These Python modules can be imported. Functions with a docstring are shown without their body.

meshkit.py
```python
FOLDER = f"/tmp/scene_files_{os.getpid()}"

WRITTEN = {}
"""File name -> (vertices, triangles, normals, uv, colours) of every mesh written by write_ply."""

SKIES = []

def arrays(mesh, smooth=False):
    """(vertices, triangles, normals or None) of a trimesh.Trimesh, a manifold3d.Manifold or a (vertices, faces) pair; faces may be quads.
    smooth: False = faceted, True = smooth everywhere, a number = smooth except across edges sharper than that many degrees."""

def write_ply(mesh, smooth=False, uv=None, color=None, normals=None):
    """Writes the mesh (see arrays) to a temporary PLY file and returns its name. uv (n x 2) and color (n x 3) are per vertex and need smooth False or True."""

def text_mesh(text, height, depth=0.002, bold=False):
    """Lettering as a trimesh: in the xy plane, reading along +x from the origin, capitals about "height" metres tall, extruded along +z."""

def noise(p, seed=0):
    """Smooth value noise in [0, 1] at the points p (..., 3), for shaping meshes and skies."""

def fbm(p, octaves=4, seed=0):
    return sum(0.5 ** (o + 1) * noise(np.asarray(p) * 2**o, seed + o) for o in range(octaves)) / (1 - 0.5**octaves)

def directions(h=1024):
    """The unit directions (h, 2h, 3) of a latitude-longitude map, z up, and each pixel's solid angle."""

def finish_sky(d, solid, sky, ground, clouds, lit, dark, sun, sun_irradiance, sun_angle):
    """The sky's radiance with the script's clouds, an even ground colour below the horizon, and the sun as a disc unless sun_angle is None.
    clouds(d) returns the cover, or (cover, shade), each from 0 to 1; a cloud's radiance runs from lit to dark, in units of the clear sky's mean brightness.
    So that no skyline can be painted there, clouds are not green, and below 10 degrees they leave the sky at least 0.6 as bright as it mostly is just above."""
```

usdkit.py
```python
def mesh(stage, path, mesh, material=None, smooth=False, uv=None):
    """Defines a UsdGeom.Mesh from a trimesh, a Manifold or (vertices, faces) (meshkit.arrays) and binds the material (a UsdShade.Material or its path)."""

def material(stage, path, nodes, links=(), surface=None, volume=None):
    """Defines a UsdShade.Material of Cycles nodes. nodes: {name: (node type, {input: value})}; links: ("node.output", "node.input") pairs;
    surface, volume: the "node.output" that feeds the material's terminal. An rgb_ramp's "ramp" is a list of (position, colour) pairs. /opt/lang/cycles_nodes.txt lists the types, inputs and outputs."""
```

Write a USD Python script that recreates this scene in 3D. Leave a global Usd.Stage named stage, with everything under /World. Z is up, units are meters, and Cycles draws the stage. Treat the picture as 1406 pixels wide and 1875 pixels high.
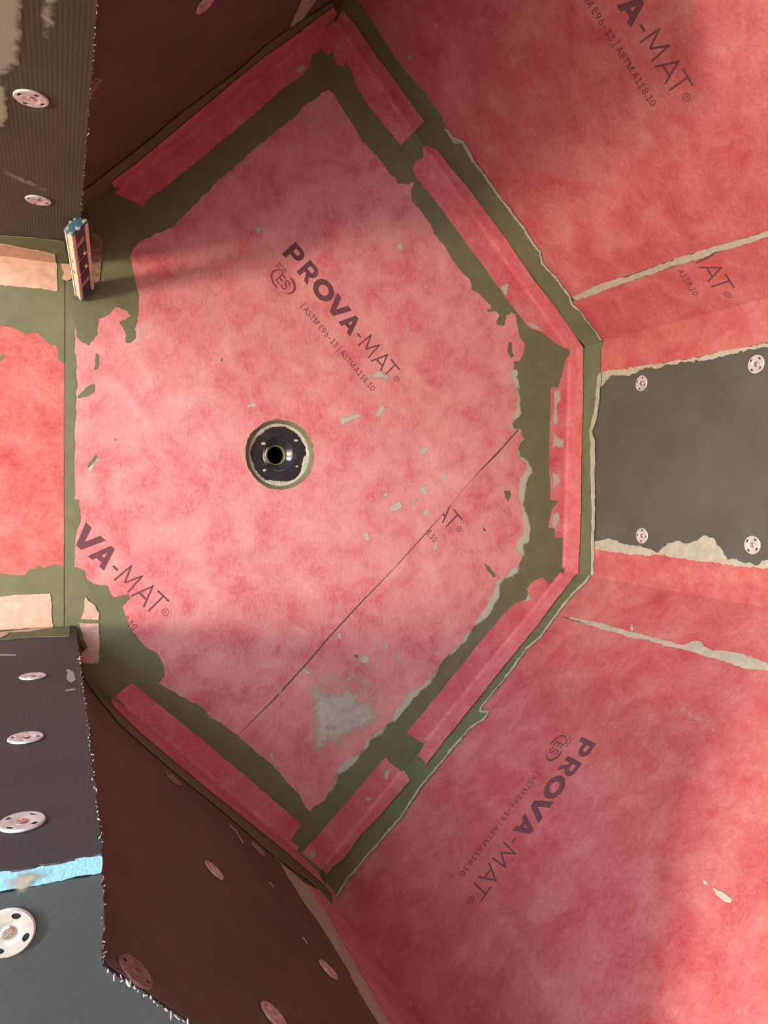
import math, numpy as np, trimesh, manifold3d as m3, usdkit, meshkit
from shapely import geometry as sg, affinity, union_all, contains_xy, make_valid
from scipy.spatial import Delaunay
from pxr import Usd, UsdGeom, UsdLux, UsdShade, Gf, Sdf

stage = Usd.Stage.CreateInMemory()
UsdGeom.SetStageUpAxis(stage, UsdGeom.Tokens.z); UsdGeom.SetStageMetersPerUnit(stage, 1.0)
UsdGeom.Xform.Define(stage, '/World')
# ------------------------------------------------------------------ camera, light, exposure
CAM = np.array([-0.38163, -0.06117, 1.31939])
ROT = np.array([[0.9124, -0.0014, -0.4093], [0.016, 0.9994, 0.0322], [0.409, -0.0359, 0.9118]])   # columns: right, up, back
F = 1326.0
ROT = np.linalg.qr(ROT)[0] * np.sign(np.diag(np.linalg.qr(ROT)[1]))
cam = UsdGeom.Camera.Define(stage, '/World/camera')
M = np.eye(4); M[:3, :3] = ROT.T; M[3, :3] = CAM
cam.AddTransformOp().Set(Gf.Matrix4d(*M.ravel().tolist()))
cam.CreateHorizontalApertureAttr(36.0); cam.CreateVerticalApertureAttr(48.0 * 1875 / 1874.667)
cam.CreateFocalLengthAttr(36.0 * F / 1406); cam.CreateClippingRangeAttr(Gf.Vec2f(0.02, 50))
cam.GetPrim().CreateAttribute('exposure', Sdf.ValueTypeNames.Float).Set(0.0)
LAMP = dict(pos=(-2.52, -0.22, 1.455), half=.34, r=.032, col=(1.0, 0.84, 0.64), power=1090.0)   # a warm tube work light standing outside the entry
FILL = dict(pos=(-0.75, 0.65, 2.36), size=0.9, col=(0.96, 0.97, 1.0), power=8.5)  # unseen soft fill panel, added at ceiling height
WIN = dict(col=(0.66, 0.84, 1.0), power=30.0)
def light(kind, name, pos, col, inten, **kw):
    L = getattr(UsdLux, kind).Define(stage, '/World/' + name)
    L.CreateColorAttr(Gf.Vec3f(*col)); L.CreateIntensityAttr(inten); L.CreateNormalizeAttr(False)
    for k, v in kw.items():
        if k not in ('rot',): getattr(L, f'Create{k}Attr')(v)
    x = UsdGeom.Xformable(L); x.AddTranslateOp().Set(Gf.Vec3d(*pos))
    if 'rot' in kw: x.AddRotateXYZOp().Set(Gf.Vec3f(*kw['rot']))
    return L
light('RectLight', 'added_fill_light', FILL['pos'], FILL['col'], FILL['power'], Width=FILL['size'], Height=FILL['size'])

# ------------------------------------------------------------------ materials
def mat(name, nodes, links, surface='p.BSDF'):
    return usdkit.material(stage, '/World/Looks/' + name, nodes, links, surface=surface)
def plain(name, col, rough=.6, metal=0., var=.0, scale=40, bump=0., bscale=200, spec=.3):
    c = np.array(col)
    nodes = {'g': ('geometry', {}), 'n': ('noise_texture', {'scale': scale, 'detail': 4.0, 'roughness': .6}),
             'r': ('rgb_ramp', {'ramp': [(.3, tuple(c * (1 - var))), (.7, tuple(np.minimum(c * (1 + var), 1)))]}),
             'n2': ('noise_texture', {'scale': bscale, 'detail': 3.0}), 'b': ('bump', {'strength': bump, 'distance': .002}),
             'p': ('principled_bsdf', {'roughness': rough, 'metallic': metal, 'specular_ior_level': spec})}
    links = [('g.position', 'n.vector'), ('n.fac', 'r.fac'), ('r.color', 'p.base_color'), ('g.position', 'n2.vector')]
    if bump: links += [('n2.fac', 'b.height'), ('b.normal', 'p.normal')]
    return mat(name, nodes, links)
def membrane_mat(name, dark, mid, pale, stretch=(1, 1, 1), rot=(0, 0, 0)):
    nodes = {'g': ('geometry', {}), 'mp': ('mapping', {'rotation': rot, 'scale': stretch}),
             'n1': ('noise_texture', {'scale': 17.0, 'detail': 5.0, 'roughness': .62, 'distortion': .4}),
             'n2': ('noise_texture', {'scale': 120.0, 'detail': 4.0, 'roughness': .7, 'distortion': 1.2}),
             'n3': ('noise_texture', {'scale': 4.5, 'detail': 2.0}),
             'm1': ('mix_float', {'fac': .42}), 'm2': ('mix_float', {'fac': .18}),
             'r': ('rgb_ramp', {'ramp': [(.36, dark), (.50, mid), (.64, pale)]}),
             'w': ('noise_texture', {'scale': 330.0, 'detail': 3.0}), 'b': ('bump', {'strength': .25, 'distance': .0012}),
             'p': ('principled_bsdf', {'roughness': .75, 'specular_ior_level': .15, 'sheen_weight': .06})}
    links = [('g.position', 'mp.vector'), ('g.position', 'n1.vector'), ('mp.vector', 'n2.vector'), ('g.position', 'n3.vector'),
             ('n1.fac', 'm1.a'), ('n2.fac', 'm1.b'), ('m1.result', 'm2.a'), ('n3.fac', 'm2.b'), ('m2.result', 'r.fac'), ('r.color', 'p.base_color'),
             ('mp.vector', 'w.vector'), ('w.fac', 'b.height'), ('b.normal', 'p.normal')]
    return mat(name, nodes, links)
D_, M_, P_ = (.40, .075, .092), (.47, .185, .188), (.53, .28, .265)
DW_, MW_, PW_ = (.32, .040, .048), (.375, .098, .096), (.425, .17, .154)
PINK = membrane_mat('pink_fleece_floor', D_, M_, P_, (2.2, .8, 1), (0, 0, .9))
PINK_DIM = membrane_mat('pink_fleece_dimmed', DW_, MW_, PW_, (1, 1, 1.6))  # undusted fleece, colour also darkened to offset strong lamp light
BAND = membrane_mat('pink_band', (.38, .048, .07), (.44, .115, .125), (.50, .20, .195), (1, 1, 1))
THIN = plain('olive_thinset', (.112, .118, .066), .8, var=.13, scale=22, bump=.25, bscale=90, spec=.2)
PALE = plain('dried_pale_thinset', (.33, .32, .255), .9, var=.14, scale=60, bump=.3, bscale=150, spec=.1)
PATCH = plain('pale_patch_fleece', (.46, .30, .235), .85, var=.16, scale=70, bump=.2, bscale=400, spec=.1)
STAIN = plain('rusty_stain', (.10, .03, .008), .8, var=.6, scale=110)
INK = plain('printed_ink', (.115, .047, .058), .8, var=.18, scale=500, spec=.1)
FOAM = plain('blue_foam_edge', (.19, .42, .60), .8, var=.10, scale=300, bump=.3, bscale=500)
BLACK = plain('black_plastic', (.014, .014, .017), .22, var=.3, scale=120, spec=.6)
GLOSS = plain('glossy_black_funnel', (.02, .022, .028), .12, var=.2, scale=120, spec=.9)
DEEP = plain('pipe_inside', (.006, .007, .008), .35)
BRASS = plain('yellow_pipe_edge', (.16, .17, .05), .4, var=.3, scale=300)
STEEL = plain('galvanised_steel', (.58, .58, .58), .45, metal=.5, var=.12, scale=180)
SCREW = plain('screw_steel', (.75, .72, .68), .28, metal=1., var=.05, scale=200)
ALU = plain('worn_aluminium', (.66, .56, .46), .5, metal=.25, var=.25, scale=130)
WEB = plain('purple_level_web', (.075, .035, .05), .55, var=.25, scale=150)
CAPB = plain('blue_end_cap', (.035, .10, .16), .6, var=.5, scale=160)
WINDOWM = plain('level_window', (.36, .29, .26), .5, var=.2, scale=200)
VIAL = plain('dark_vial', (.07, .05, .13), .2, var=.2, scale=200)
BUBBLE = plain('yellow_vial_end', (.80, .72, .40), .3, var=.05)
PAINT = plain('white_wall_paint', (.35, .34, .33), .7, var=.03, scale=3)
SUB = plain('grey_subfloor', (.085, .085, .058), .9, var=.15, scale=14, bump=.2, bscale=60)
FRAY = plain('frayed_white_mesh', (.42, .42, .42), .8, var=.1)
def board_mat(name, col, axis, scale, strength, second=None):
    nodes = {'g': ('geometry', {}), 'w': ('wave_texture', {'wave_type': 'bands', 'bands_direction': axis, 'scale': scale, 'distortion': .5, 'detail': 1.0, 'detail_scale': 2.0}),
             'n': ('noise_texture', {'scale': 9.0, 'detail': 5.0, 'roughness': .6}),
             'n2': ('noise_texture', {'scale': 260.0, 'detail': 2.0}), 'ma': ('math', {'math_type': 'multiply_add', 'value2': .35}),
             'r': ('rgb_ramp', {'ramp': [(.3, tuple(np.array(col) * .84)), (.7, tuple(np.array(col) * 1.16))]}),
             'b': ('bump', {'strength': strength, 'distance': .002}), 'p': ('principled_bsdf', {'roughness': .62, 'specular_ior_level': .25})}
    links = [('g.position', 'n.vector'), ('g.position', 'n2.vector'), ('n.fac', 'r.fac'), ('r.color', 'p.base_color'), ('n2.fac', 'ma.value1'), ('b.normal', 'p.normal'), ('ma.value', 'b.height')]
    if second:
        nodes['mp'] = ('mapping', {'rotation': second}); links += [('g.position', 'mp.vector'), ('mp.vector', 'w.vector')]
    else: links += [('g.position', 'w.vector')]
    links += [('w.fac', 'ma.value3')]
    return mat(name, nodes, links)
BOARD = board_mat('grey_board', (.074, .075, .064), 'z', 95, .10)          # wall face: fine vertical weave
BOARDI = board_mat('grey_board_inner_bounce', (.080, .060, .047), 'x', 60, .05)  # same grey board; reddish tint paints in pink bounce light
BOARDJ = board_mat('grey_board_ridged_warmed', (.051, .045, .033), 'x', 78, .08)  # same board, lamp warmth tinted into its colour
BOARDJ2 = board_mat('grey_board_smooth_dimmed', (.040, .038, .040), 'x', 60, .02)  # same board, colour darkened to tone down light on this end face
BOARDT = board_mat('grey_board_top_daylit', (.042, .052, .058), 'x', 70, .03, (0, 0, .78))  # same board, bluish daylight put into the colour
def film_mat(name, col, thr=.5):
    nodes = {'g': ('geometry', {}), 'a': ('attribute', {'attribute': 'film'}), 'n': ('noise_texture', {'scale': 75.0, 'detail': 5.0, 'roughness': .65, 'distortion': .6}),
             's': ('math', {'math_type': 'multiply_add', 'value2': 1.0}), 'r': ('map_range', {'range_type': 'smoothstep', 'from_min': thr - .16, 'from_max': thr + .26, 'to_max': .88, 'clamp': True}),
             't': ('transparent_bsdf', {}), 'd': ('principled_bsdf', {'base_color': col, 'roughness': .9, 'specular_ior_level': .1}), 'm': ('mix_closure', {})}
    links = [('g.position', 'n.vector'), ('n.fac', 's.value1'), ('a.fac', 's.value3'), ('s.value', 'r.value'), ('r.result', 'm.fac'), ('t.BSDF', 'm.closure1'), ('d.BSDF', 'm.closure2')]
    return mat(name, nodes, links, 'm.closure')
FILM = film_mat('thinset_haze', (.40, .395, .345))
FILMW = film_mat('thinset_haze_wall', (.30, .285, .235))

# ------------------------------------------------------------------ prim helpers
used = {}
def numbered(parent, name):
    k = (parent, name); n = used.get(k, -1) + 1; used[k] = n
    return f'{parent}/{name}' + (f'_{n:03d}' if n else '')
def obj(name, mesh, m, parent='/World', smooth=30):
    p = numbered(str(parent), name)
    usdkit.mesh(stage, p, mesh, m, smooth=smooth)
    return p
def tag(p, label=None, cat=None, group=None, kind=None):
    pr = stage.GetPrimAtPath(p)
    for k, v in (('label', label), ('category', cat), ('group', group), ('kind', kind)):
        if v: pr.SetCustomDataByKey(k, v)
    return p
def thing(name, label=None, cat=None, group=None, kind=None, mtx=None):
    p = numbered('/World', name); x = UsdGeom.Xform.Define(stage, p)
    if mtx is not None: x.AddTransformOp().Set(Gf.Matrix4d(*np.asarray(mtx, float).T.ravel().tolist()))
    return tag(p, label, cat, group, kind)

# ------------------------------------------------------------------ plan of the shower (metres, drain at the origin)
P1, P2, P3, P4, P5, P6 = [np.array(p) for p in ((.0912, .8294), (.6642, .2565), (.6642, -.2432), (.0881, -.8193), (-.3555, -.3757), (-.3555, .3827))]
XD, YJ1, YJ2, KH, BT = -.3555, .302, -.3015, .823, .013
PAN = sg.Polygon([P1, P2, P3, P4, P5, P6])
_e = []
for a, b in zip((P1, P2, P3, P4, P5, P6), (P2, P3, P4, P5, P6, P1)):
    n = np.array([(b - a)[1], -(b - a)[0]]); n /= np.hypot(*n)
    if n @ a < 0: n = -n
    _e.append(n / (n @ a))
_e = np.array(_e)
def zfloor(xy):
    g = (np.maximum(np.asarray(xy) @ _e.T, 0) ** 9).sum(-1) ** (1 / 9)
    return -.016 * (1 - np.clip(g, 0, 1))
class Frame:
    """A plane with axes u, v and normal n; the floor also has a height field."""
    def __init__(s, o, n, floor=False):
        s.o, s.n, s.floor = np.array(o, float), np.array(n, float), floor
        s.u, s.v = (np.array([1., 0, 0]), np.array([0, 1., 0])) if abs(n[2]) > .9 else (np.cross([0, 0, 1.], n), np.array([0, 0, 1.]))
    def world(s, uv, h):
        uv = np.asarray(uv, float); h = np.broadcast_to(h, uv.shape[:1])
        if s.floor: h = h + zfloor(uv)
        return s.o + uv[:, :1] * s.u + uv[:, 1:2] * s.v + h[:, None] * s.n
    def hit(s, px):
        """Where the photograph's pixel px lies on this surface."""
        out = []
        for q in np.atleast_2d(px):
            d = ROT @ np.array([(q[0] - 703) / F, -(q[1] - 937.5) / F, -1]); h = 0.
            for _ in range(4 if s.floor else 1):
                p = CAM + d * (((s.o + h * s.n - CAM) @ s.n) / (d @ s.n))
                if s.floor: h = float(zfloor(p[None, :2])[0])
            out.append([(p - s.o) @ s.u, (p - s.o) @ s.v])
        return np.array(out)
def wall_frame(a, b):
    t = (b - a) / np.hypot(*(b - a)); n = np.array([-t[1], t[0]])
    if n @ ((a + b) / 2) > 0: n = -n
    return Frame((*a, 0), (*n, 0))
FL, ENT = Frame((0, 0, 0), (0, 0, 1), True), Frame((0, 0, 0), (0, 0, 1))
WL, WB, WR = wall_frame(P1, P2), wall_frame(P2, P3), wall_frame(P3, P4)
KL, KR = wall_frame(P6, P1), wall_frame(P5, P4)
J1, J2 = Frame((XD, YJ1, 0), (0, -1, 0)), Frame((XD, YJ2, 0), (0, 1, 0))
TOP = Frame((0, 0, KH), (0, 0, 1))

def fit(poly):
    poly = make_valid(poly) if not poly.is_valid else poly
    return [g for g in getattr(poly, 'geoms', [poly]) if g.geom_type == 'Polygon' and g.area > 4e-7]
def fractal(n, rng, step=.0022):
    out = np.zeros(n)
    for size, w in ((.024, .9), (.009, .75), (.0042, .6), (.0021, .38)):
        k = max(4, int(n * step / size)); a = rng.normal(size=k + 1); a[-1] = a[0]
        out += w * np.interp(np.linspace(0, k, n), np.arange(k + 1), a)
    return out
def ragged(pts, amp=.0006, seed=0, step=.0022):
    """A closed outline with torn, uneven edges."""
    rng = np.random.default_rng(seed); ring = sg.LinearRing(pts); n = max(12, int(ring.length / step))
    q = np.array([ring.interpolate(t * ring.length).coords[0] for t in np.linspace(0, 1, n, endpoint=False)])
    t = np.roll(q, -1, 0) - np.roll(q, 1, 0); t /= np.maximum(np.hypot(*t.T)[:, None], 1e-9)
    q = q + np.stack([t[:, 1], -t[:, 0]], 1) * (amp * fractal(n, rng, step))[:, None]
    return sg.Polygon(q).buffer(0)
def tri2d(poly, step, edge=None):
    """Even triangles over a shapely polygon."""
    edge = edge or step
    pts, out = [], ([], [])
    for g in fit(poly):
        b = []
        for r in [g.exterior, *g.interiors]:
            c = np.array(r.coords)[:-1]; seg = np.hypot(*(np.roll(c, -1, 0) - c).T)
            for p, q, L in zip(c, np.roll(c, -1, 0), seg):
                k = max(1, int(math.ceil(L / edge))); b.append(p + (q - p) * (np.arange(k) / k)[:, None])
        b = np.vstack(b); x0, y0, x1, y1 = g.bounds
        gx, gy = np.meshgrid(np.arange(x0, x1, step), np.arange(y0, y1, step)); gx = gx + (np.arange(gy.shape[0]) % 2)[:, None] * step / 2
        i = np.stack([gx.ravel(), gy.ravel()], 1); inn = g.buffer(-step * .35)
        i = i[contains_xy(inn, i[:, 0], i[:, 1])] if not inn.is_empty else i[:0]
        p = np.unique(np.round(np.vstack([b, i]), 7), axis=0)
        if len(p) < 3: continue
        f = Delaunay(p).simplices; c = p[f].mean(1); f = f[contains_xy(g, c[:, 0], c[:, 1])]
        e1, e2 = p[f[:, 1]] - p[f[:, 0]], p[f[:, 2]] - p[f[:, 0]]; a = e1[:, 0] * e2[:, 1] - e1[:, 1] * e2[:, 0]
        f = f[np.abs(a) > 1e-10]; a = a[np.abs(a) > 1e-10]; f[a < 0] = f[a < 0][:, ::-1]
        out[1].append(f + sum(map(len, out[0]))); out[0].append(p)
    return (np.vstack(out[0]), np.vstack(out[1])) if out[0] else (np.zeros((0, 2)), np.zeros((0, 3), int))
def layer(poly, fr, base, t, step=.014, lump=0., edge=None, seed=1):
    """A thin solid sheet: poly lies in the frame's plane, from height base to base + t."""
    p, f = tri2d(poly, step, edge); n = len(p)
    up = base + t + (lump * (meshkit.fbm(np.c_[p * 45, np.zeros(n)], 3, seed) - .5) if lump else 0)
    v = np.vstack([fr.world(p, up), fr.world(p, base - .0002)])
    e = np.vstack([f[:, [0, 1]], f[:, [1, 2]], f[:, [2, 0]]]); key = {tuple(x) for x in e}
    rim = np.array([x for x in key if (x[1], x[0]) not in key])
    sides = np.vstack([np.c_[rim[:, 1], rim[:, 0], rim[:, 0] + n], np.c_[rim[:, 1], rim[:, 0] + n, rim[:, 1] + n]])
    return trimesh.Trimesh(v, np.vstack([f, f[:, ::-1] + n, sides]), process=False)
def cat(*ms): return trimesh.util.concatenate([trimesh.Trimesh(*(m if isinstance(m, tuple) else (m.vertices, m.faces)), process=False) for m in ms])
def px(fr, pts, amp=.0006, seed=0, **kw): return ragged(fr.hit(pts), amp, seed, **kw)
def film(name, parent, fr, poly, base, width, strength=.5, m=None, step=.004, patchy=0.):
    """A see-through dried smear; it thins out towards its edge over 'width'."""
    p, f = tri2d(poly, step); b = poly.boundary
    import shapely
    d = shapely.distance(shapely.points(p), b)
    path = numbered(str(parent), name); me = usdkit.mesh(stage, path, (fr.world(p, base), f), m or FILM, smooth=True)
    UsdGeom.PrimvarsAPI(me).CreatePrimvar('film', Sdf.ValueTypeNames.FloatArray, 'vertex').Set((np.clip(d / (width * 1.25), 0, 1) * strength - (1 - strength) * .35 + patchy * (meshkit.fbm(np.c_[p * 28, np.zeros(len(p))], 2, 5) - .5)).astype(float).tolist())
    return path
def extrude(poly, z0, z1):
    return trimesh.util.concatenate([trimesh.creation.extrude_polygon(g, z1 - z0, engine='earcut').apply_translation((0, 0, z0)) for g in fit(poly)])
def seg_line(fr, pts): return fr.hit(pts)

# ------------------------------------------------------------------ the setting
DR = .0672
C0 = np.array([.9142, .0067]); S_ = 3.2; d1, d2 = np.array([-.7071, .7071]), np.array([-.7071, -.7071])
C1, C2, C3 = C0 + S_ * d1, C0 + S_ * d2, C0 + S_ * (d1 + d2)
room = sg.Polygon([C0 + (.1, 0), C1 + (0, .1), C3 - (.1, 0), C2 - (0, .1)])
hole = sg.Point(0, 0).buffer(DR, 24)
fm = layer(PAN.difference(hole), FL, -.05, .05, .02)
p_ = fm.vertices
fm2 = extrude(room.difference(PAN), -.05, 0)
floor = tag(obj('floor', cat(fm, fm2), SUB, smooth=20), 'grey sloped shower base and bare subfloor', None, None, 'structure')
def wall_box(a, b, z0, z1, t, m, name, parent='/World', pad=0.):
    d = (b - a) / np.hypot(*(b - a)); n = np.array([-d[1], d[0]])
    if n @ ((a + b) / 2) < 0: n = -n
    q = sg.Polygon([a - d * pad, b + d * pad, b + d * pad + n * t, a - d * pad + n * t])
    return obj(name, extrude(q, z0, z1), m, parent)
HT = 2.4
W_ = {}
for name, a, b, lab in (('wall_left', P2, C1, 'wall behind the pink membrane on the upper right'), ('wall_back', P2, P3, 'grey panel wall between the two pink membrane walls'), ('wall_right', P3, C2, 'wall behind the pink membrane on the lower right')):
    W_[name] = thing(name, lab, None, None, 'structure')
    wall_box(a, b, -.05, HT, .09, BOARD, 'backer_board', W_[name])
for name, a, b in (('wall_far_left', C1, C3), ('wall_far_right', C3, C2)):
    d = (b - a) / np.hypot(*(b - a)); n = np.array([-d[1], d[0]]); n = n if n @ ((a + b) / 2 - C0) > 0 else -n
    tag(obj(name, extrude(sg.Polygon([a, b, b + n * .1, a + n * .1]), -.05, HT), PAINT), None, None, None, 'structure')
tag(obj('ceiling', extrude(room, HT, HT + .08), PAINT), None, None, None, 'structure')
panel = thing('fill_panel', 'square fill panel added unseen above the shower entry', 'ceiling light')
cs = FILL['size'] / 2 + .03
obj('frame', extrude(sg.box(-cs, -cs, cs, cs).difference(sg.box(-cs + .03, -cs + .03, cs - .03, cs - .03)), 2.35, 2.4).apply_translation((FILL['pos'][0], FILL['pos'][1], 0)), PAINT, panel)
# low walls either side of the entry, each a box of boards open to nothing but their tops
def knee(name, yj, p_in, p_out, lab, s):
    w = thing(name, lab, None, None, 'structure'); fr = KL if s > 0 else KR
    n = -fr.n[:2]; th, x0 = .14, XD - .16; t = (p_out - p_in) / np.hypot(*(p_out - p_in))
    o1, o2 = p_out + n * th, p_in + n * th + t * ((x0 - (p_in + n * th)[0]) / t[0])
    body = sg.Polygon([(XD, yj + s * BT), p_in, p_out, o1, o2, (x0, yj + s * BT)])
    obj('inner_board', extrude(body, -.04, KH - .013), BOARDI, w)
    top = ragged(np.array(body.exterior.coords)[:-1], .0004, 3)
    tag(obj('top_board', extrude(top, KH - .013, KH), BOARDT, w), 'grey board on top of the low wall')
    ys = sorted((yj + s * .0012, yj + s * BT))
    tag(obj('foam_edge', extrude(ragged([(x0, ys[0]), (XD - .0006, ys[0]), (XD - .0006, ys[1]), (x0, ys[1])], .0004, 8), -.03, KH - .0005), FOAM, w), 'pale blue foam edge of the end board')
    us = (-.16, 0) if s > 0 else (0, .16)
    tag(obj('end_board', layer(ragged([(us[0], 0), (us[1], 0), (us[1], KH), (us[0], KH)], .0006, 5), J1 if s > 0 else J2, -.0012, .0012, .03, edge=.004), BOARDJ if s > 0 else BOARDJ2, w), 'grey end board beside the entry')
    return w

W_['front_left'] = knee('wall_front_left', YJ1, P6, P1, 'low grey board wall on the upper left', 1)
W_['front_right'] = knee('wall_front_right', YJ2, P5, P4, 'low grey board wall on the lower left', -1)

# ------------------------------------------------------------------ membrane sheets on the floor
MT = .0006                                                     # sheet thickness
seam = FL.hit([(436, 1345), (500, 1282), (562, 1214), (610, 1158), (660, 1104), (720, 1042), (776, 980), (820, 930), (866, 875), (910, 830), (953, 782), (1003, 728)])
sd = (seam[-1] - seam[0]) / np.hypot(*(seam[-1] - seam[0])); sn = np.array([-sd[1], sd[0]])
if sn[1] < 0: sn = -sn                                          # towards the main sheet
sl = np.vstack([seam[0] - sd * .6, seam, seam[-1] + sd * .6])
rng = np.random.default_rng(4)
gap = np.array([.0004, .0006, .0030, .0034, .0036, .0028, .0014, .0022, .0006, .0010, .0046, .0030, .0008, .0004])[:len(sl)]
side_a = sg.Polygon(np.vstack([sl + sn * gap[:, None] * .5, sl[-1:] + sn * 3, sl[:1] + sn * 3]))
side_b = sg.Polygon(np.vstack([sl - sn * (gap[:, None] * .5 + .0003), sl[-1:] - sn * 3, sl[:1] - sn * 3]))
inner = PAN.buffer(-.001).union(sg.box(-.3590, YJ2 + .001, XD + .01, YJ1 - .001))
mh = ragged(np.array(sg.Point(0, 0).buffer(.0668, 32).exterior.coords)[:-1], .0006, 9)
ex = -.3588
main = inner.intersection(side_a).difference(mh).intersection(sg.box(ex, -2, 2, 2))
second = inner.intersection(side_b).intersection(sg.box(ex, -2, 2, 2))
sheet_main = thing('floor_membrane', 'large pink fleece floor membrane with a hole around the drain', 'membrane sheet')
obj('sheet', layer(main, FL, .0004, MT, .016, edge=.006), PINK, sheet_main)
sheet_second = thing('floor_membrane', 'smaller pink floor membrane below the diagonal seam, smeared grey in its lower half', 'membrane sheet')
obj('sheet', layer(second, FL, .0004, MT - .0001, .016, edge=.006), PINK, sheet_second)
sheet_entry = thing('floor_membrane', 'pink floor membrane in the entry between the two low walls', 'membrane sheet')
ENTRY = sg.Polygon([(XD - .155, YJ2), (XD - .002, YJ2 + .002), (XD - .0045, 0), (XD - .002, YJ1 - .002), (XD - .155, YJ1)])
obj('sheet', layer(sg.box(XD - .40, YJ2 + .001, -.3742, YJ1 - .001), ENT, .0, MT + .0010, .02, edge=.006), PINK_DIM, sheet_entry)  # darkened fleece colour keeps lamp light here from clipping

# olive thinset spread around the rim of the floor
inner_line = [(601,165),(610,171),(623,192),(634,210),(652,239),(666,264),(676,271),(700,299),(714,320),(724,326),(728,338),(748,338),(755,331),(757,336),(752,351),(754,369),(768,383),(788,411),(795,429),(816,454),(828,476),(846,500),(860,515),(862,532),(876,538),(882,545),(892,553),(899,563),(889,568),(893,573),(908,570),(914,578),(907,590),(911,598),(924,598),(926,578),(934,572),(943,575),(946,590),(951,618),(960,628),(959,645),(952,660),(940,662),(941,690),(943,700),(949,725),(948,757),(939,771),(935,779),(943,785),(953,785),(955,805),(948,822),(950,835),(964,847),(969,860),(957,879),(955,910),(959,935),(964,967),(962,988),(952,992),(951,1006),(956,1015),(949,1038),(938,1047),(929,1056),(912,1064),(908,1088),(893,1117),(863,1152),(843,1180),(812,1207),(780,1256),(752,1271),(745,1284),(731,1299),(720,1316),(698,1338),(675,1357),(666,1376),(637,1397),(618,1412),(609,1440),(592,1467),(576,1477),(568,1485),(558,1476),(549,1456),(533,1439),(507,1412),(487,1392),(457,1366),(435,1347),(423,1339),(403,1322),(382,1311),(371,1296),(344,1281),(318,1266),(290,1250),(293,1250),(301,1233),(301,1219),(287,1196),(265,1182),(250,1162),(236,1151),(228,1128),(225,1109),(238,1097),(236,1088),(210,1094),(202,1088),(196,1074),(171,1071),(159,1060),(154,1045),(134,1037),(132,1009),(134,991),(137,973),(147,954),(147,938),(145,915),(136,914),(132,906),(129,892),(134,881),(134,849),(136,796),(138,760),(138,718),(140,703),(139,668),(136,625),(138,600),(141,614),(150,625),(162,632),(173,623),(179,612),(177,596),(180,583),(196,577),(205,567),(212,562),(232,568),(240,579),(228,587),(215,589),(224,600),(230,612),(228,618),(229,628),(237,629),(248,618),(247,600),(253,578),(253,555),(255,543),(248,521),(241,486),(238,468),(247,455),(267,438),(294,425),(321,411),(354,378),(395,334),(468,271),(498,247),(519,228),(544,212),(553,197),(572,185),(590,171)]
bare = px(FL, inner_line, .0008, 11, step=.0012)
rim = PAN.buffer(-.0004).union(sg.box(-.3592, YJ2 + .001, XD + .01, YJ1 - .001)).difference(bare)
rim = rim.difference(mh.buffer(.002))
tag(obj('thinset_border', layer(rim, FL, .0009, .0006, .011, lump=.0005, edge=.0025), THIN, floor), 'olive grey thinset spread around the rim')
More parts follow.
